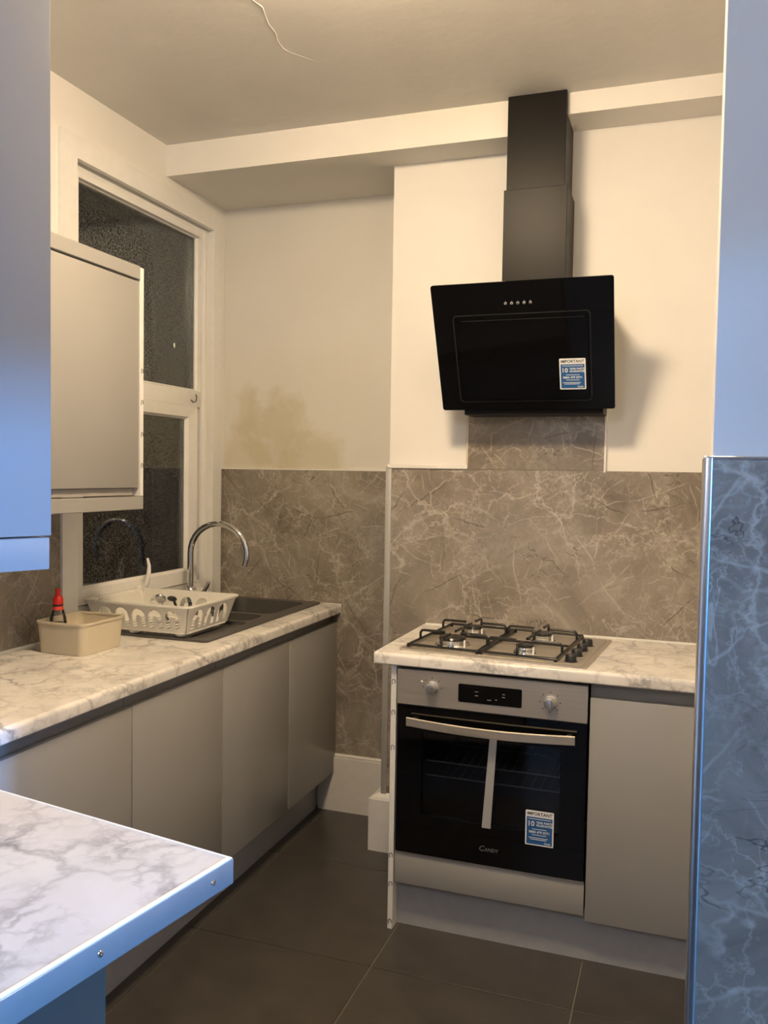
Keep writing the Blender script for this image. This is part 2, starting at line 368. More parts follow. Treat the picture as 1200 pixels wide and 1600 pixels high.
tube('plaster_ridge', [(x, y, ZC+.0006) for x, y in [(.85, -1.25), (.84, -1.1)] + crk], [.0012, .0022, .002, .003, .0022, .003, .0026, .0022, .002, .0014, .001, .0008, .0007], M['ceil'], ce, 6)
# window opening in the left wall
WY0, WY1, WZ0, WZ1 = -.715, .19, .95, 2.545
wl = struct(boxes('wall_left', [(-.3, 0, YE, WY0, 0, ZC), (-.3, 0, WY1, .5, 0, ZC), (-.3, 0, WY0, WY1, 0, WZ0), (-.3, 0, WY0, WY1, WZ1, ZC)], M['wall']), 'cream painted wall around the window')
box('wall_panel', (0, .008, -1.95, -.785, H-.02, ZM), M['marble2'], wl)
box('wall_panel', (0, .006, .258, YB-.009, H-.02, ZM-.012), M['marble3'], wl)
wb = struct(box('wall_back', (0, XC+.05, YB, .5, 0, ZC), M['stainwall']), 'cream alcove wall with a yellow damp stain')
box('wall_panel', (0, XC, YB-.009, YB, .2, ZM-.012), M['marble3'], wb)
box('sealant_line', (0, XC, YB-.011, YB, ZM-.012, ZM-.007), M['caulk'], wb)
wc = struct(box('wall_chimney_breast', (XC, XR+.2, 0, .5, 0, ZC), M['wall']), 'cream chimney breast wall behind the hob')
box('wall_panel', (XC-.004, XR, -.009, 0, .15, ZM), M['marble'], wc)
box('wall_panel', (XC-.009, XC, 0, YB-.009, .2, ZM), M['marble2'], wc)
box('corner_trim', (XC-.012, XC+.012, -.013, .0, .22, ZM+.004), M['beadtrim'], wc, .003, 2)
box('wall_panel', (1.221, 1.717, -.010, 0, ZM+.001, 1.75), M['marble2'], wc)
box('edge_trim', (1.717, 1.725, -.013, 0, ZM-.005, 1.75), M['gloss'], wc, .001)
box('edge_trim', (XC-.004, 1.221, -.016, 0, ZM-.0, ZM+.016), M['gloss'], wc, .002)
box('edge_trim', (1.215, 1.222, -.012, 0, ZM, 1.75), M['gold'], wc, .001)
bm1 = struct(boxes('ceiling_beam', [(0, XC, YF, YB, ZB, ZC), (XC, 1.40, YF, 0, ZB, ZC)], M['wall']), 'cream boxed beam under the ceiling beside the alcove')
struct(box('ceiling_beam', (1.56, XR, YF, 0, 2.708, ZC), M['wall']), 'shallow cream beam right of the extractor chimney')
# right kitchen wall with its end turning towards the camera
wr = struct(boxes('wall_right', [(XR, XR+.15, YN, 0, 0, ZC)], M['wall']), 'end of the kitchen wall facing the camera')
nx = 2.0195
wn = struct(box('wall_front', (nx, XE, YN-.10, YN, 0, ZC), M['wall']), 'white wall beside the kitchen opening, panelled below')
box('wall_panel', (nx, XE, YN-.112, YN-.10, .0, 1.508), M['marble2'], wn)
box('corner_trim', (nx-.0105, nx, YN-.116, YN, .0, 1.512), M['trimm'], wn, .003, 3)
box('edge_trim', (nx-.0105, XE, YN-.114, YN-.10, 1.508, 1.512), M['trimm'], wn, .001)
struct(boxes('wall_near_right', [(XE, XE+.12, YE, SD_Y0, 0, ZC), (XE, XE+.12, SD_Y1, YN, 0, ZC), (XE, XE+.12, SD_Y0, SD_Y1, SD_H, ZC)], M['wall']), 'unseen side wall with a doorway added to shape the blue light')  # opening added; its head keeps blue light off the near cabinet's top
struct(boxes('wall_far_right', [(XF, XF+.1, YE, YN, 0, ZC), (XE, XF, YN-.1, YN, 0, ZC)], M['lowbounce']), 'unseen far walls of the next room, darkened to limit blue bounce')  # out of view, coloured dark so less blue light bounces back
struct(boxes('wall_near_back', [(0, DOOR_X0, YNB-.12, YNB, 0, ZC), (DOOR_X1, XE, YNB-.12, YNB, 0, ZC), (DOOR_X0, DOOR_X1, YNB-.12, YNB, DOOR_H, ZC)], M['wall']), 'wall with the doorway behind')
struct(box('wall_hall_end', (-.3, XF, YE-.15, YE, 0, ZC), M['wall']), 'far wall of the hall')
struct(box('wall_near_left', (0, .62, -2.9, -2.72, 0, ZC), M['wall']), 'wall stub carrying the near cabinet')
# skirting
bb = struct(place('baseboard_back', finish((lambda b: (add_box(b, .50, XC-.0, YB-.030, YB, 0, .238), add_box(b, .50, XC, YB-.022, YB, .238, .250, .004), b)[-1])(bmesh.new()), 'baseboard'), M['gloss']), 'tall white skirting board in the alcove')
def bskirt():
    bm = bmesh.new(); pts = [(0, 0), (-.055, 0), (-.055, .205), (-.045, .215), (-.006, .235), (0, .235)]
    # run along the breast side then round onto the front
    path = [((XC, YB-.03), (1, 0)), ((XC, 0), (1, 1)), ((1.13, 0), (0, 1))]
    rings = []
    for (x, y), (mx, my) in path: rings.append([bm.verts.new((x + d*mx, y + d*my*.55, z)) for d, z in pts])
    for A, B in zip(rings, rings[1:]):
        for k in range(len(pts)): bm.faces.new((A[k], A[(k+1) % 6], B[(k+1) % 6], B[k]))
    bm.faces.new(rings[0]); bm.faces.new(rings[-1][::-1]); return finish(bm, 'baseboard')
struct(place('baseboard_chimney_breast', bskirt(), M['gloss']), 'white skirting wrapping the chimney breast corner')

# ------------------------------------------------------------------ window
wi = thing('window_1', (0, -.26, .92), 'white framed window with two dark panes above the sink', 'window'); wi['kind'] = 'structure'; del wi['category']
T = .018
def frame_mesh(x0, x1, y0, y1, z0, z1, wl_, wr_, wb_, wt_, bev=.003):
    bm = bmesh.new()
    add_box(bm, x0, x1, y0, y0+wl_, z0, z1, bev); add_box(bm, x0, x1, y1-wr_, y1, z0, z1, bev)
    add_box(bm, x0, x1, y0+wl_, y1-wr_, z0, z0+wb_, bev); add_box(bm, x0, x1, y0+wl_, y1-wr_, z1-wt_, z1, bev)
    return finish(bm, 'frame', 40)
def mitre(name, x0, x1, o, i, mat, parent, sides='lrtb', xi=None):
    """mitred frame: outer rect o, inner rect i (y0,y1,z0,z1); xi = front depth at the inner edge"""
    xi = x1 if xi is None else xi
    O = [(o[0], o[2]), (o[1], o[2]), (o[1], o[3]), (o[0], o[3])]; I = [(i[0], i[2]), (i[1], i[2]), (i[1], i[3]), (i[0], i[3])]
    for s, kk in (('b', 0), ('r', 1), ('t', 2), ('l', 3)):
        if s not in sides: continue
        j = (kk+1) % 4; bm = bmesh.new()
        f = [bm.verts.new((x1, *O[kk])), bm.verts.new((x1, *O[j])), bm.verts.new((xi, *I[j])), bm.verts.new((xi, *I[kk]))]
        b = [bm.verts.new((x0, *O[kk])), bm.verts.new((x0, *O[j])), bm.verts.new((x0, *I[j])), bm.verts.new((x0, *I[kk]))]
        bm.faces.new(f); bm.faces.new(b[::-1])
        for a in range(4): bm.faces.new((f[a], b[a], b[(a+1) % 4], f[(a+1) % 4]))
        place(name, finish(bm, name), mat, parent)
mitre('architrave', -.005, T, (-.785, .257, .905, 2.612), (-.708, .186, .94, 2.535), M['upvc'], wi, 'lrt')
box('window_board', (-.06, T-.004, -.708, .186, .905, .962), M['upvc'], wi, .004)
fr = mitre('outer_frame', -.11, -.022, (WY0, WY1, .955, WZ1), (-.655, .140, 1.005, 2.494), M['upvc'], wi, 'lrtb')
mitre('glazing_bead', -.06, -.030, (-.657, .147, 1.825, 2.510), (-.640, .132, 1.838, 2.490), M['upvc'], wi, 'lrtb', -.045)
mitre('glazing_bead', -.05, -.016, (-.70, .168, .97, 2.528), (-.70, .150, .97, 2.512), M['upvc'], wi, 'rt', -.024)
box('transom', (-.11, -.018, -.66, .145, 1.758, 1.828), M['upvc'], wi, .006, 2)
box('upper_pane', (-.055, -.051, -.65, .142, 1.825, 2.50), M['pane'], wi)
for yy in (.100, .118): box('spacer_bar', (-.075, -.062, yy, yy+.006, 1.83, 2.49), M['channel'], wi)
cs = box('casement_sill', (-.05, -.010, -.69, .11, .963, 1.000), M['upvc'], wi, .006, 2)
mitre('casement_frame', -.09, -.004, (-.70, .090, 1.003, 1.757), (-.645, .036, 1.055, 1.712), M['upvc'], wi, 'lrtb', -.012)
mitre('glazing_bead', -.05, -.012, (-.645, .036, 1.055, 1.712), (-.635, .026, 1.065, 1.702), M['upvc'], wi, 'lrtb', -.028)
box('lower_pane', (-.034, -.030, -.645, .036, 1.055, 1.712), M['pane'], wi)
for yy in (-.003, .012): box('spacer_bar', (-.055, -.045, yy, yy+.005, 1.06, 1.70), M['channel'], wi)
boxes('gasket_line', [(-.06, -.0215, .0905, .0925, 1.0, 1.757)], M['gasket'], wi)
hd = box('casement_handle', (-.006, .012, -.350, -.284, 1.012, 1.036), M['upvc'], wi, .005, 2)
tube('lever', [(.014, -.325, 1.026), (.028, -.322, 1.04), (.032, -.314, 1.075), (.03, -.308, 1.11), (.024, -.311, 1.140)], [.011, .011, .009, .007, .005], M['upvc'], hd, 10)
tube('hook', [(-.010 + .0, .05, 1.785), (-.012, .068, 1.777), (-.011, .088, 1.782), (-.010, .094, 1.80), (-.012, .088, 1.812)], .0022, M['bplastic'], wi, 6)
lathe('lamp_glint', [(.001, -.002), (.006, -.001), (.007, .001), (.002, .003)], (-.0505, -.02, 2.008), M['paper'], wi, 8, 'x', 1.6)  # white blob painted in as a lamp's reflection in the pane

# ------------------------------------------------------------------ left run
def base_unit(y0, y1, label):
    t = thing('base_cabinet', (.28, (y0+y1)/2, .12), label, 'cabinet', 'base cabinets under the window')
    box('carcass', (.02, .553, y0+.001, y1-.001, .166, .735), M['carc'], t)
    box('handle_channel', (.50, .545, y0+.001, y1-.001, .80, .8715), M['channel'], t)
    box('door', (.556, .575, y0+.0018, y1-.0018, .172, .833), M['door'], t, .002, 2)
    return t
ys = [-1.66, -1.17, -.678, -.175, .300]
for a, b, lb in zip(ys, ys[1:], ('taupe handleless base cabinet partly hidden behind the near marble counter', 'taupe base cabinet under the cream tub', 'taupe base cabinet under the dish rack', 'taupe base cabinet nearest the alcove wall')):
    base_unit(a, b, lb)
pl = tag(box('plinth', (.478, .494, -1.70, .278, 0, .165), M['plinth']), 'grey plinth under the row of window-side cabinets', 'plinth')
SX0, SX1, SY0, SY1 = .055, .505, -.668, .285
wt = thing('worktop', (.3, -.7, .872), 'white marble-effect worktop along the window wall holding the sink', 'worktop')
def slab(loops, z0, z1, name): 
    me = poly_curve(loops, z1-z0); me.transform(Matrix.Translation((0, 0, z0))); return me
bmw = bmesh.new()
# slab as boxes round the sink cut-out, plus a rounded nose
nose = .592
for b in ((.0, SX0+.01, -1.70, .30), (SX1-.01, nose-.012, -1.70, .30), (SX0+.01, SX1-.01, -1.70, SY0+.01), (SX0+.01, SX1-.01, SY1-.01, .30)): add_box(bmw, b[0], b[1], b[2], b[3], .872, H)
place('slab', finish(bmw, 'slab'), M['top'], wt)
def nosing(axis, a0, a1, front, back, z0, z1, mat, parent, r=.012):
    prof = [(back, z0), (front+.0, z0)]
    s = 1 if front > back else -1
    prof = [(back, z0), (front - s*.004, z0), (front, z0+.004)] + [(front - s*r*(1-math.cos(R(t))), z1 - r + r*math.sin(R(t))) for t in (0, 30, 60, 90)] + [(back, z1)]
    bm = bmesh.new(); rings = [[bm.verts.new((d, a, z) if axis == 'y' else (a, d, z)) for d, z in prof] for a in (a0, a1)]
    n = len(prof)
    for k2 in range(n): bm.faces.new((rings[0][k2], rings[0][(k2+1) % n], rings[1][(k2+1) % n], rings[1][k2]))
    bm.faces.new(rings[0]); bm.faces.new(rings[1][::-1])
    return place('front_edge', finish(bm, 'front_edge', 35), mat, parent)
nosing('y', -1.70, .30, nose, nose-.013, .872, H, M['top'], wt)
box('end_strip', (SX1, nose+.001, .3005, .3035, .8725, H+.002), M['rawedge'], wt)
box('sealant_bead', (.008, .014, -1.70, -.785, H, H+.005), M['caulk'], wt)

# sink with bowl, half bowl and drainer
sk = thing('sink', (.28, -.19, H), 'dark grey composite sink with drainer sunk into the worktop', 'sink')
bowl = rrect(.125, .455, -.10, .235, .05); half = rrect(.20, .445, -.275, -.13, .04)
outer = rrect(SX0, SX1, SY0, SY1, .02)
drain = rrect(.11, .465, -.63, -.30, .03)
me = slab([outer, bowl, half, drain], H+.0005, H+.008, 'rim'); place('rim', me, M['sinkm'], sk)
def tub(name, loop, z0, z1, shrink, mat, parent, th=.004):
    bm = bmesh.new(); cx = sum(p[0] for p in loop)/len(loop); cy = sum(p[1] for p in loop)/len(loop)
    def ring(z, s, g=0):
        out = []
        for x, y in loop:
            d = Vector((x-cx, y-cy)); l = d.length; d2 = d*((l*s+g)/l); out.append(bm.verts.new((cx+d2.x, cy+d2.y, z)))
        return out
    rs = [ring(z1, 1, th), ring(z0-th, shrink, th), ring(z0, shrink), ring(z1, 1)]
    n = len(loop)
    for A, B in ((0, 1), (2, 3), (3, 0)):
        for k2 in range(n): bm.faces.new((rs[A][k2], rs[A][(k2+1) % n], rs[B][(k2+1) % n], rs[B][k2]))
    bm.faces.new(rs[1]); bm.faces.new(rs[2])
    return place(name, finish(bm, name, 45), mat, parent)
tub('bowl', bowl, .745, H+.006, .93, M['sinkm'], sk); tub('half_bowl', half, .80, H+.006, .9, M['sinkm'], sk)
tub('drainer', drain, H-.004, H+.006, .985, M['sinkm'], sk)
boxes('drainer_ribs', [(.14+.03*i, .148+.03*i, -.60, -.33, H-.005, H+.000) for i in range(11)], M['sinkm'], sk, .001)
lathe('waste', [(.045, 0), (.045, .003), (.02, .004), (.018, .001)], (.29, .07, .746), M['chrome'], sk)

# tap
tp = thing('tap', (.085, -.10, H+.008), 'chrome swan-neck tap rising behind the dish rack', 'tap')
lathe('base', [(.027, 0), (.027, .006), (.023, .010), (.023, .075), (.019, .085), (.014, .09)], (.085, -.10, H+.008), M['chrome'], tp)
pts = [(.085, -.10, H+.09), (.085, -.10, 1.06), (.085, -.10, 1.145)]
for a in range(170, -31, -12): pts.append((.085+.124 + .124*math.cos(R(a)), -.10 + .02*(1-math.cos(R(180-a)))/2, 1.148 + .122*math.sin(R(a))))
tube('spout', pts, .0125, M['chrome'], tp, 14)
tube('lever', [(.10, -.085, H+.05), (.125, -.075, H+.062), (.150, -.07, H+.105), (.152, -.069, H+.118)], [.012, .010, .007, .006], M['chrome'], tp, 8)

# dish rack
RX0, RX1, RY0, RY1, RZ0, RZ1 = .035, .447, -.688, -.362, .934, 1.030
dr = thing('dish_rack', ((RX0+RX1)/2, (RY0+RY1)/2, H+.008), 'white plastic dish rack with arched cut-outs on the sink drainer', 'dish rack')
INS = .026
def arch_wall(L, Ht, n):
    """trapezoid side with n horseshoe openings"""
    out = [(INS, 0), (L-INS, 0), (L, Ht), (0, Ht)]; loops = [out]; m = .04; p = (L-2*m)/n
    for i in range(n):
        cx = m + p*(i+.5); w2 = p*.40; iw = p*.14; zb, zt = .012, Ht-.020; r = w2
        lp = [(cx-w2, zb)] + [(cx + w2*math.cos(R(a)), zt-r + r*math.sin(R(a))) for a in range(180, -1, -20)] + [(cx+w2, zb), (cx+iw, zb)]
        lp += [(cx + iw*math.cos(R(a)), zt-r-.004 + iw*math.sin(R(a))) for a in range(0, 181, 45)] + [(cx-iw, zb)]
        loops.append(lp)
    return poly_curve(loops, .003)
def wall_to(me, p0, p1, inward, Ht):
    """stand a drawn side on its tapered place"""
    p0, p1, inward = Vector(p0), Vector(p1), Vector(inward); L = (p1-p0).length; ex = (p1-p0)/L
    for v in me.vertices:
        x, z, d = v.co.x, v.co.y, v.co.z
        q = p0 + ex*x + inward*(INS*(1-z/Ht) + d)
        v.co = (q.x, q.y, RZ0 + z)
    me.update(); return me
HT = RZ1-RZ0; LX, LY = RX1-RX0, RY1-RY0
place('side', wall_to(arch_wall(LX, HT, 5), (RX0, RY0, 0), (RX1, RY0, 0), (0, 1, 0), HT), M['rack'], dr)
place('side', wall_to(arch_wall(LX, HT, 5), (RX1, RY1, 0), (RX0, RY1, 0), (0, -1, 0), HT), M['rack'], dr)
place('side', wall_to(arch_wall(LY, HT, 3), (RX1, RY0, 0), (RX1, RY1, 0), (-1, 0, 0), HT), M['rack'], dr)
place('side', wall_to(poly_curve([[(INS, 0), (LY-INS, 0), (LY, HT), (0, HT)]], .003), (RX0, RY1, 0), (RX0, RY0, 0), (1, 0, 0), HT), M['rack'], dr)
place('rim', slab([rrect(RX0-.012, RX1+.012, RY0-.012, RY1+.012, .03), rrect(RX0+.003, RX1-.003, RY0+.003, RY1-.003, .015)], RZ1-.005, RZ1+.001, 'rim'), M['rack'], dr)
bmr = bmesh.new()
for i in range(18):
    y = RY0+.03 + i*(LY-.06)/17
    vs_ = [bmr.verts.new(v) for v in ((RX0+.003, y-.003, RZ1-.004), (RX0+.003, y+.003, RZ1-.004), (RX0+.012, y, RZ1-.004), (RX0+INS+.003, y-.003, RZ0), (RX0+INS+.003, y+.003, RZ0), (RX0+INS+.012, y, RZ0))]
    for f in ((0, 1, 2), (5, 4, 3), (0, 2, 5, 3), (2, 1, 4, 5), (1, 0, 3, 4)): bmr.faces.new([vs_[q] for q in f])
rb = place('ribs', finish(bmr, 'ribs'), M['rack'], dr); rb['kind'] = 'stuff'
place('tray', slab([rrect(RX0+INS-.002, RX1-INS+.002, RY0+INS-.002, RY1-INS+.002, .02)] + [[(RX0+.06+i*.03, RY0+.05), (RX0+.075+i*.03, RY0+.05), (RX0+.075+i*.03, RY1-.05), (RX0+.06+i*.03, RY1-.05)] for i in range(10)], RZ0-.003, RZ0+.001, 'tray'), M['rack'], dr)
for x, y in ((RX0+.17, RY0+.045), (RX1-.06, RY0+.05), (RX1-.06, RY1-.06), (RX0+.10, RY1-.06)):
    lathe('foot', [(.012, 0), (.019, .003), (.019, .013), (.014, .0165)], (x, y, H+.009), M['wheel'], dr, 16)
def utensil(name, loc, rz, tilt, lab, cat, mb, mh, s):
    """leaning in the rack: rounded head up at the rim, handle lying down into the tray"""
    t = thing(name, loc, lab, cat); m4 = Matrix.Translation(loc) @ Matrix.Rotation(rz, 4, 'Z')
    bm = bmesh.new(); bmesh.ops.create_uvsphere(bm, u_segments=16, v_segments=8, radius=.023*s)
    for v in bm.verts:
        v.co.z *= .42; v.co.y *= .75
    bm.transform(m4 @ Matrix.Translation((0, 0, .096)) @ Matrix.Rotation(R(tilt), 4, 'Y'))
    place('head', finish(bm, 'b', 60), mb, t)
    tube('handle', [m4 @ Vector(p) for p in ((-.010, 0, .093), (-.035, .002, .06), (-.06, .004, .032), (-.085, .005, .008))], [.004, .0045, .006, .006], mh, t, 8)
utensil('spoon', (.262, -.575, RZ0+.002), R(-70), -38, 'shiny metal spoon leaning in the white dish rack', 'spoon', M['chrome'], M['chrome'], 1.15)
utensil('ladle', (.300, -.560, RZ0+.002), R(-80), -20, 'black plastic ladle beside the metal spoon in the dish rack', 'ladle', M['bplastic'], M['bplastic'], .95)

# cream tub and sauce bottle
tb_ = thing('storage_tub', (.185, -.90, H+.0005), 'open cream plastic tub on the worktop holding a red-capped bottle', 'tub')
loop = rrect(.098, .278, -1.004, -.800, .022)
tub('tub_body', loop, H+.004, H+.098, .92, M['box'], tb_, .003)
place('rim', slab([rrect(.093, .283, -1.009, -.795, .025), rrect(.100, .276, -1.002, -.802, .02)], H+.094, H+.100, 'rim'), M['box'], tb_)
bt = thing('sauce_bottle', (.143, -.955, H+.006), 'clear squeeze bottle with red cap and dark sauce standing in the cream tub', 'bottle')
B0 = H+.006
lathe('bottle_body', [(.024, 0), (.027, .005), (.027, .080), (.025, .10), (.0145, .135), (.013, .142)], (.143, -.955, B0), M['clear'], bt)
lathe('sauce', [(.022, .003), (.0255, .007), (.0255, .078), (.0235, .084)], (.143, -.955, B0), M['sauce'], bt)
lathe('neck_label', [(.0176, .1245), (.0150, .136), (.0145, .136), (.0165, .1245)], (.143, -.955, B0), M['redlabel'], bt)
cp = lathe('cap', [(.016, .141), (.016, .157), (.013, .166), (.008, .170), (.007, .180), (.009, .184), (.008, .190), (.003, .192)], (.143, -.955, B0), M['red'], bt)
lathe('cap_ring', [(.0165, .138), (.0165, .1425), (.012, .1425)], (.143, -.955, B0), M['bplastic'], bt)

# ------------------------------------------------------------------ wall cabinets
def marks(o_parent, spots, s=.008, plane='x'):
    """dark loop marks printed on a raw panel edge"""
    for (x, y, z) in spots:
        pts = []
        for a in range(-40, 231, 30):
            c, d = s*math.cos(R(a))*.55, s*math.sin(R(a))*.8
            pts.append((x, y+c, z+d) if plane == 'x' else (x+c, y, z+d))
        pts.append((x, y-s*.55, z-s*.9) if plane == 'x' else (x-s*.55, y, z-s*.9))
        tube('printed_mark', pts, .0011, M['mark'], o_parent, 5)
wcab = thing('wall_cabinet', (.16, -1.3, 1.357), 'taupe wall cabinet with raw white edge beside the window', 'cabinet')
box('carcass', (.01, .308, -1.80, -.797, 1.402, 2.085), M['carc'], wcab)
box('door', (.311, .330, -1.28, -.7985, 1.426, 2.083), M['door'], wcab, .002, 2)
box('door', (.311, .330, -1.78, -1.283, 1.426, 2.083), M['door'], wcab, .002, 2)
box('handle_channel', (.285, .318, -1.80, -.815, 1.402, 1.424), M['carc'], wcab)
ep = box('end_panel', (.01, .333, -.7965, -.7785, 1.399, 2.128), M['rawedge'], wcab, .001)
box('cornice', (.28, .334, -1.80, -.797, 2.088, 2.131), M['door'], wcab, .002)
box('pelmet', (.285, .334, -1.80, -.7785, 1.356, 1.398), M['door'], wcab, .002)
marks(ep, [(.3335, -.787, z) for z in (1.80, 1.70, 1.597, 1.497)], .009)
# near cabinet, turned towards the camera
NCX, NCY = 1.108, -2.107
ang = math.atan2(-.91, -.42)        # direction of its front edge, running away to the left of the frame
nc = thing('wall_cabinet', (NCX, NCY, 1.335), 'tall grey wall cabinet at the left frame edge, lit blue from below', 'cabinet', None, ang)
# local frame: +x along the front to the left, +y into the cabinet (away from the camera)
def lbox(name, b, mat, parent, bev=0.0, seg=1):
    bm = bmesh.new(); add_box(bm, *b, bev, seg); return link(name, finish(bm, name, 40 if bev else None), mat, parent)
s_ = -1
lbox('carcass', (.004, .60, -.33, -.02, .05, .98), M['carc'], nc)
lbox('front_panel', (0, .60, -.019, 0, .050, 1.0), M['greydoor'], nc, .0015, 2)
lbox('pelmet', (.002, .60, -.045, -.001, .0, .0475), M['greydoor'], nc, .002, 2)

# ------------------------------------------------------------------ peninsula
pn = thing('peninsula_counter', (1.37, -2.03, 0), 'near peninsula with white marble-effect top and screwed metal end strip', 'counter', None, R(-9.4))
lbox('top_slab', (-1.25, -.004, -.62, 0, .872, H), M['top2'], pn, .002, 2)
es = lbox('end_strip', (-.004, .002, -.62, .002, .8715, H-.001), M['alu'], pn, .0015, 2)
lbox('edge_bead', (-.008, .001, -.62, .001, H-.002, H+.0012), M['rawedge'], pn, .001)
lbox('edge_bead', (-1.25, -.004, -.003, .001, H-.001, H+.0012), M['rawedge'], pn, .0008)
for yy in (-.045, -.255, -.46):
    me = finish(lathe_mesh([(.0045, 0), (.004, .0012), (.002, .0016), (.0015, .0006)], (.0025, yy, H-.018), 12, None, 'x'), 'screw', 40); link('screw', me, M['chrome'], es)
lbox('base_body', (-1.20, -.075, -.56, -.205, .12, .872), M['carc'], pn)
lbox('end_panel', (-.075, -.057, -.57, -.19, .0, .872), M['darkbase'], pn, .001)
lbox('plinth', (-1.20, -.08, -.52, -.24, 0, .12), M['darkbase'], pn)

# ------------------------------------------------------------------ cooker side
FY = -.55
epn = tag(box('oven_end_panel', (1.116, 1.134, FY-.002, -.06, 0, .8705), M['rawedge'], None, .001), 'white-edged upright panel on the left of the oven', 'panel')
marks(epn, [(1.125, FY-.0025, z) for z in (.815, .715, .60, .245, .15, .025)], .010, 'y')
wt2 = thing('worktop', (1.55, -.28, .872), 'white marble-effect worktop under the gas hob', 'worktop')
box('slab', (1.066, XR-.001, FY-.006, -.0095, .872, H), M['top'], wt2)
nosing('x', 1.066, XR-.001, -.571, FY-.006, .872, H, M['top'], wt2)
box('end_strip', (1.062, 1.066, -.570, -.0095, .873, H), M['rawedge'], wt2, .001)
box('sealant_bead', (1.07, XR-.002, -.016, -.0095, H, H+.005), M['caulk'], wt2)
cab = thing('base_cabinet', (1.89, -.28, .12), 'narrow taupe base cabinet to the right of the oven', 'cabinet')
box('carcass', (1.744, XR-.002, FY+.022, -.01, .158, .80), M['carc'], cab)
box('handle_channel', (1.742, XR-.002, FY+.03, FY+.06, .80, .871), M['channel'], cab)
box('door', (1.7435, XR-.004, FY, FY+.019, .143, .826), M['door'], cab, .002, 2)
tag(box('filler_panel', (1.137, 1.7395, FY, FY+.019, .158, .258), M['door'], None, .002, 2), 'taupe filler strip directly below the oven', 'panel')
tag(box('plinth', (1.135, XR-.002, -.505, -.489, 0, .157), M['plinth']), 'grey-blue plinth under the oven and narrow cabinet', 'plinth')

# oven
ov = thing('oven', (1.44, -.28, .262), 'built-in black glass and steel electric oven under the hob', 'oven')
OX0, OX1 = 1.141, 1.737
box('body', (OX0+.02, OX1-.02, -.10, -.02, .27, .86), M['bplastic'], ov)
boxes('cavity', [(1.205, 1.215, -.515, -.10, .33, .70), (1.675, 1.685, -.515, -.10, .33, .70), (1.205, 1.685, -.515, -.10, .32, .33), (1.205, 1.685, -.515, -.10, .70, .71), (1.205, 1.685, -.11, -.10, .32, .71)], M['cavity'], ov)
cpn = place('control_panel', (lambda me: (me.transform(Matrix.Translation((0, FY+.0, 0)) @ XZ), me)[1])(poly_curve([rrect(OX0, OX1, .750, .862, .002)], .022)), M['steel'], ov)
cpn.data.transform(Matrix.Translation((0, .010, 0)))
PY = FY-.012
disp = place('display', (lambda me: (me.transform(Matrix.Translation((0, PY, 0)) @ XZ), me)[1])(poly_curve([rrect(1.342, 1.541, .776, .833, .005)], .0015)), M['bglass'], ov)
for (dx, dz, sz) in ((1.40, .812, .006), (1.40, .800, .005), (1.485, .812, .004), (1.485, .803, .005), (1.44, .790, .006), (1.462, .793, .003)):
    box('display_mark', (dx-sz, dx+sz, PY-.0020, PY-.0014, dz-.0012, dz+.0012), M['channel'], disp)
for kx, kz in ((1.257, .812), (1.627, .803)):
    kn = lathe('knob', [(.021, 0), (.021, .004), (.0175, .006), (.016, .026), (.0145, .030), (.010, .031)], (kx, PY, kz), M['knob'], ov, 24, '-y')
    for i, a in enumerate(range(90, 90+360, 45)):
        if kx < 1.4 and a not in (90, 180, 135, 360, 405): continue
        lathe('dial_mark', [(.0020, 0), (.0020, .0006), (.001, .0008)], (kx+.030*math.cos(R(a)), PY, kz+.030*math.sin(R(a))), M['mark'], kn, 6, '-y')
lathe('indicator_lamp', [(.0032, 0), (.003, .0012), (.0015, .002)], (1.222, PY, .827), M['paper'], ov, 10, '-y')
DY = FY-.006
dme = poly_curve([rrect(OX0, OX1, .266, .744, .004), rrect(1.224, 1.661, .395, .662, .006)], .018); dme.transform(Matrix.Translation((0, DY+.018, 0)) @ XZ)
dg = place('door', dme, M['bglass'], ov)
wme = poly_curve([rrect(1.222, 1.663, .393, .664, .006)], .004); wme.transform(Matrix.Translation((0, DY+.010, 0)) @ XZ)
place('door_window', wme, M['owin'], dg)
boxes('door_trim', [(OX0, OX1, DY-.0008, DY+.016, .7445, .7495)], M['bplastic'], ov)
box('lower_trim', (OX0, OX1, FY-.003, FY+.012, .260, .2655), M['steel'], ov)
# wire shelves inside
for z in (.545, .497):
    bm = bmesh.new(); tube_mesh([(1.216, -.47, z), (1.674, -.47, z)], .0028, 6, False, bm); tube_mesh([(1.216, -.13, z), (1.674, -.13, z)], .0028, 6, False, bm)
    for i in range(15): tube_mesh([(1.24+i*.029, -.47, z), (1.24+i*.029, -.13, z)], .0013, 5, False, bm)
    place('wire_shelf', finish(bm, 'wire_shelf', 50), M['wire'], ov)
# bowed handle
bm = bmesh.new(); rings = []
for i in range(17):
    u = i/16; x = 1.180 + .525*u; yy = DY-.028 - .014*math.sin(math.pi*u); zz = .700 - .004*math.sin(math.pi*u)*1.6
    rings.append([bm.verts.new((x, yy+a, zz+b)) for a, b in ((-.004, -.012), (-.004, .012), (0, .0145), (.008, .012), (.008, -.012), (0, -.0145))])
for A, B in zip(rings, rings[1:]):
    for q in range(6): bm.faces.new((A[q], A[(q+1) % 6], B[(q+1) % 6], B[q]))
bm.faces.new(rings[0][::-1]); bm.faces.new(rings[-1])
hn = place('handle', finish(bm, 'handle', 30), M['steel'], ov)
for x in (1.20, 1.685): box('handle_post', (x-.008, x+.008, DY-.026, DY, .694, .706), M['steel'], hn)
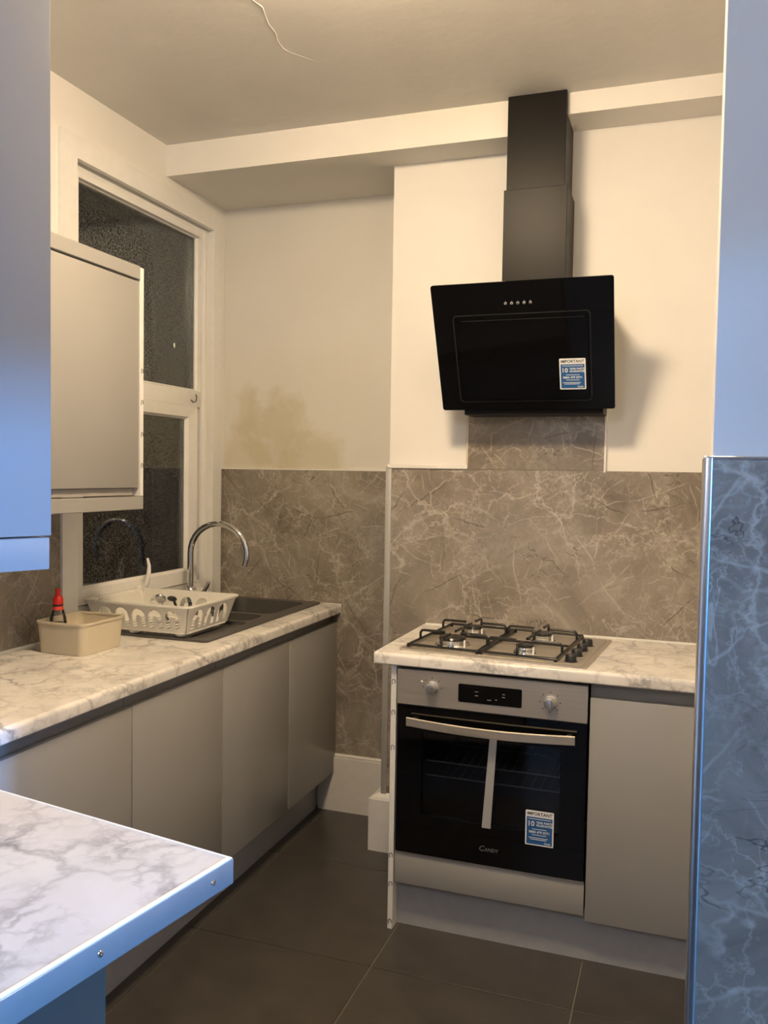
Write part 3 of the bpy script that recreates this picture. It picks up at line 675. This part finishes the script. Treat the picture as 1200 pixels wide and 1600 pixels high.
# strip taped under the handle
bm = bmesh.new()
f = [bm.verts.new(v) for v in ((1.447, DY-.018, .682), (1.470, DY-.018, .682), (1.452, DY-.0015, .385), (1.424, DY-.0015, .385))]
bk = [bm.verts.new(v.co + Vector((0, .001, 0))) for v in f]
bm.faces.new(f); bm.faces.new(bk[::-1])
for a in range(4): bm.faces.new((f[a], bk[a], bk[(a+1) % 4], f[(a+1) % 4]))
hs = place('hanging_strip', finish(bm, 's'), M['strip'], ov); hs['label'] = 'grey strip hanging below the handle'
def sticker(parent, mtx):
    """drawn in XY, 0.086 x 0.108, centre at 0; mtx brings it to the parent's frame"""
    me = poly_curve([rrect(-.043, .043, -.054, .054, .003)], .0006); me.transform(mtx)
    st = place('sticker', me, M['paper'], parent); st['label'] = 'blue and white guarantee sticker'
    me = poly_curve([[(-.039, -.050), (.039, -.050), (.039, .034), (-.039, .034)]], .0004); me.transform(mtx @ Matrix.Translation((0, 0, .0006)))
    place('sticker_field', me, M['blue'], st)
    def tx(s, size, x, y, mat, align='CENTER', z=.0012, bold=0.0, shear=0):
        me = text_mesh(s, size, align, shear, 1.0, bold); me.transform(mtx @ Matrix.Translation((x, y, z))); place('lettering', me, mat, st)
    tx('IMPORTANT', .0137, 0, .0435, M['ink'], bold=.0003, z=.0008)
    tx('10', .022, -.037, .0125, M['paper'], 'LEFT', bold=.0004)
    tx('YEAR PARTS', .0088, -.010, .0180, M['paper'], 'LEFT', bold=.0002)
    tx('GUARANTEE', .0088, -.010, .0090, M['paper'], 'LEFT', bold=.0002)
    tx('0800 479 0771', .0106, 0, -.0125, M['paper'], bold=.0002)
    tx('Candy', .0075, .024, -.0445, M['paper'], bold=.0002, shear=.2)
    for (x0, x1, y) in ((-.034, .034, .0285), (-.022, .022, -.003), (-.022, .022, -.021), (-.033, .026, -.030), (-.028, .022, -.035)):
        me = poly_curve([[(x0, y-.0009), (x1, y-.0009), (x1, y+.0009), (x0, y+.0009)]], .0002); me.transform(mtx @ Matrix.Translation((0, 0, .0010)))
        place('text_line', me, M['paper'], st)
sticker(ov, Matrix.Translation((1.603, DY-.0005, .409)) @ XZ)
lg = text_mesh('C', .024, 'LEFT', .2, .95, .0002); lg.transform(Matrix.Translation((1.415, DY-.0005, .318)) @ XZ)
lgo = place('logo', lg, M['dimsilver'], ov)
lg = text_mesh('ANDY', .0155, 'LEFT', .2, 1.0, .0002); lg.transform(Matrix.Translation((1.433, DY-.0005, .316)) @ XZ); place('lettering', lg, M['dimsilver'], lgo)
lgo['label'] = 'small silver maker lettering'

# gas hob
HB = thing('gas_hob', (1.446, -.290, H), 'steel four-burner gas hob with black pan supports', 'hob', None, R(-4.5))
me = poly_curve([rrect(-.303, .303, -.240, .240, .008)], .006); hp = link('steel_plate', me, M['steel'], HB)
bmv = bmesh.new(); add_box(bmv, -.288, .288, -.225, .225, .0055, .0075, .001); link('recess_plate', finish(bmv, 'p', 40), M['steel'], HB)
def burner(x, y, r):
    b = link('burner', finish(lathe_mesh([(r*1.25, .007), (r*1.2, .012), (r*.95, .014), (r*.95, .024), (r*.9, .026)], (x, y, 0), 24), 'burner', 40), M['chrome'], HB)
    link('burner_cap', finish(lathe_mesh([(r*.93, .026), (r*.97, .029), (r*.9, .034), (r*.5, .036)], (x, y, 0), 24), 'cap', 40), M['iron'], b)
    link('igniter', finish(lathe_mesh([(.003, .007), (.003, .028), (.0015, .031)], (x+r*1.1, y-r*.7, 0), 8), 'ig', 40), M['paper'], b)
burner(-.165, -.105, .048); burner(-.165, .120, .036); burner(.085, -.120, .030); burner(.085, .115, .038)
def support(x0, x1, burners):
    """cast frame with raised fingers bent up towards each burner"""
    s = bpy.data.objects.new('pan_support', None); 
    bm = bmesh.new(); y0, y1, zf, zt, r = -.215, .215, .016, .046, .0047
    tube_mesh([(x0, y0, zf), (x1, y0, zf), (x1, y1, zf), (x0, y1, zf)], r, 8, True, bm)
    def finger(p, q):
        p, q = Vector(p), Vector(q); d = (q-p).normalized()
        tube_mesh([(p.x, p.y, zf), (p.x, p.y, zt-.008), (p.x+d.x*.006, p.y+d.y*.006, zt-.001), (p.x+d.x*.014, p.y+d.y*.014, zt), (q.x, q.y, zt)], r, 8, False, bm)
    for bx, by in burners:
        finger((x0, by), (bx-.028, by)); finger((x1, by), (bx+.028, by))
        yy = y0 if by < 0 else y1
        finger((bx, yy), (bx, by + (-.028 if by < 0 else .028)))
        tube_mesh([(x0, .004, zf), (x1, .004, zf)], r*.9, 6, False, bm)
        finger((bx, .004), (bx, by + (.030 if by < 0 else -.030)))
    for x in (x0, x1):
        for y in (y0, y1): lathe_mesh([(.006, .0075), (.005, .014)], (x, y, 0), 8, bm)
    link('pan_support', finish(bm, 'pan_support', 50), M['iron'], HB)
support(-.280, -.045, [(-.165, -.105), (-.165, .120)]); support(-.035, .205, [(.085, -.120), (.085, .115)])
for i, yy in enumerate((-.195, -.105, -.015, .075)):
    kb = link('knob', finish(lathe_mesh([(.021, .007), (.021, .010), (.018, .012), (.0165, .029), (.014, .032), (.006, .033)], (.248, yy, 0), 20), 'knob', 40), M['bplastic'], HB)
    link('knob_ring', finish(lathe_mesh([(.0235, .0065), (.0235, .009), (.0205, .010)], (.248, yy, 0), 20), 'ring', 40), M['steel'], kb)

# cooker hood
hd = thing('cooker_hood', (1.465, -.18, 1.699), 'black angled glass extractor hood with tall chimney above the hob', 'cooker hood')
box('chimney', (1.3735, 1.590, -.190, -.0005, 2.05, 2.463), M['bsatin'], hd, .0015)
box('chimney_extension', (1.381, 1.580, -.186, -.0005, 2.45, ZC-.0005), M['bsatin'], hd, .0015)
# body: wedge behind the glass
bm = bmesh.new()
prof = [(-.010, 1.699), (-.145, 1.699), (-.150, 1.722), (-.325, 2.075), (-.19, 2.08), (-.010, 2.08)]
A = [bm.verts.new((1.240, y, z)) for y, z in prof]; B = [bm.verts.new((1.722, y, z)) for y, z in prof]
bm.faces.new(A); bm.faces.new(B[::-1])
for q in range(6): bm.faces.new((A[q], A[(q+1) % 6], B[(q+1) % 6], B[q]))
place('body', finish(bm, 'body'), M['bsatin'], hd)
# angled glass, drawn flat then tilted: local u along x, v up the slope
P0 = Vector((1.4635, -.155, 1.717)); dv = Vector((0, -.197, .400)); GL = dv.length; dv.normalize(); nv = Vector((1, 0, 0)).cross(dv)
GM = Matrix(((1, dv.x, nv.x, P0.x), (0, dv.y, nv.y, P0.y), (0, dv.z, nv.z, P0.z), (0, 0, 0, 1)))
me = poly_curve([rrect(-.2985, .2985, 0, GL, .008)], .006); me.transform(GM); place('glass_panel', me, M['bglass'], hd)
ip0 = poly_curve([rrect(-.232, .225, .030, GL-.105, .014), rrect(-.2285, .2215, .0335, GL-.1085, .012)], .0012); ip0.transform(GM @ Matrix.Translation((0, 0, .006)))
inner = place('panel_outline', ip0, M['bplastic'], hd)
me = poly_curve([rrect(-.222, .215, .040, GL-.128, .012)], .006); me.transform(GM @ Matrix.Translation((0, 0, .006))); place('suction_panel', me, M['bglass'], hd)
me = poly_curve([[(-.205, GL-.1265), (.205, GL-.1265), (.205, GL-.125), (-.205, GL-.125)]], .004); me.transform(GM @ Matrix.Translation((0, 0, .0062))); place('light_strip', me, M['bplastic'], hd)
for i in range(5):
    me = finish(lathe_mesh([(.0052, 0), (.005, .003), (.0025, .0042)], (-.048+i*.0205, GL-.071, .006), 14), 'button', 40); me.transform(GM); bt_ = place('button', me, M['chrome'], hd)
    me = text_mesh('.', .008); me.transform(GM @ Matrix.Translation((-.048+i*.0205, GL-.060, .0064))); place('button_mark', me, M['trimm'], bt_)
sticker(hd, GM @ Matrix.Translation((.163, .128, .0122)))

# ------------------------------------------------------------------ lamps
lp = thing('ceiling_light', (LAMP_POS[0], LAMP_POS[1], ZC), 'round flush warm light on the kitchen ceiling', 'lamp')
lathe('housing', [(.16, -.0005), (.16, -.016), (.15, -.020)], (LAMP_POS[0], LAMP_POS[1], ZC), M['cord'], lp, 32)
glow = solid('lit_opal_dome', (.8, .78, .72), .4, emit=(WARM, WARM_POWER))
lathe('opal_dome', [(.15, -.020), (.148, -.045), (.135, -.075), (.105, -.098), (.06, -.110), (.02, -.113)], (LAMP_POS[0], LAMP_POS[1], ZC), glow, lp, 32)
def lamp(name, pos, col, power, rad, parent):
    ld = bpy.data.lights.new(name, 'POINT'); ld.color = col; ld.energy = power; ld.shadow_soft_size = rad
    o = bpy.data.objects.new(name, ld); COL.objects.link(o); o.parent = parent; o.location = Vector(pos) - Vector(parent['_o'])
for nm, P, col, pw, lab in (('pendant_lamp', NEAR_POS, NEUTRAL, NEAR_POWER, 'white lamp hanging in the room behind the camera'), ('pendant_lamp', ROOM_POS, COOL, ROOM_POWER, 'blue-white lamp hanging in the room to the right')):
    hl = thing(nm, (P[0], P[1], ZC), lab, 'lamp')
    lathe('ceiling_rose', [(.05, -.001), (.05, -.012), (.03, -.02), (.008, -.026)], (P[0], P[1], ZC), M['cord'], hl)
    tube('cord', [(P[0], P[1], ZC-.02), (P[0], P[1], P[2]+.12)], .004, M['cord'], hl, 6)
    lamp('lamp_light', P, col, pw, .10, hl)

# tidy helper properties
for o in bpy.data.objects:
    for k2 in ('_o', '_rot'):
        if k2 in o: del o[k2]
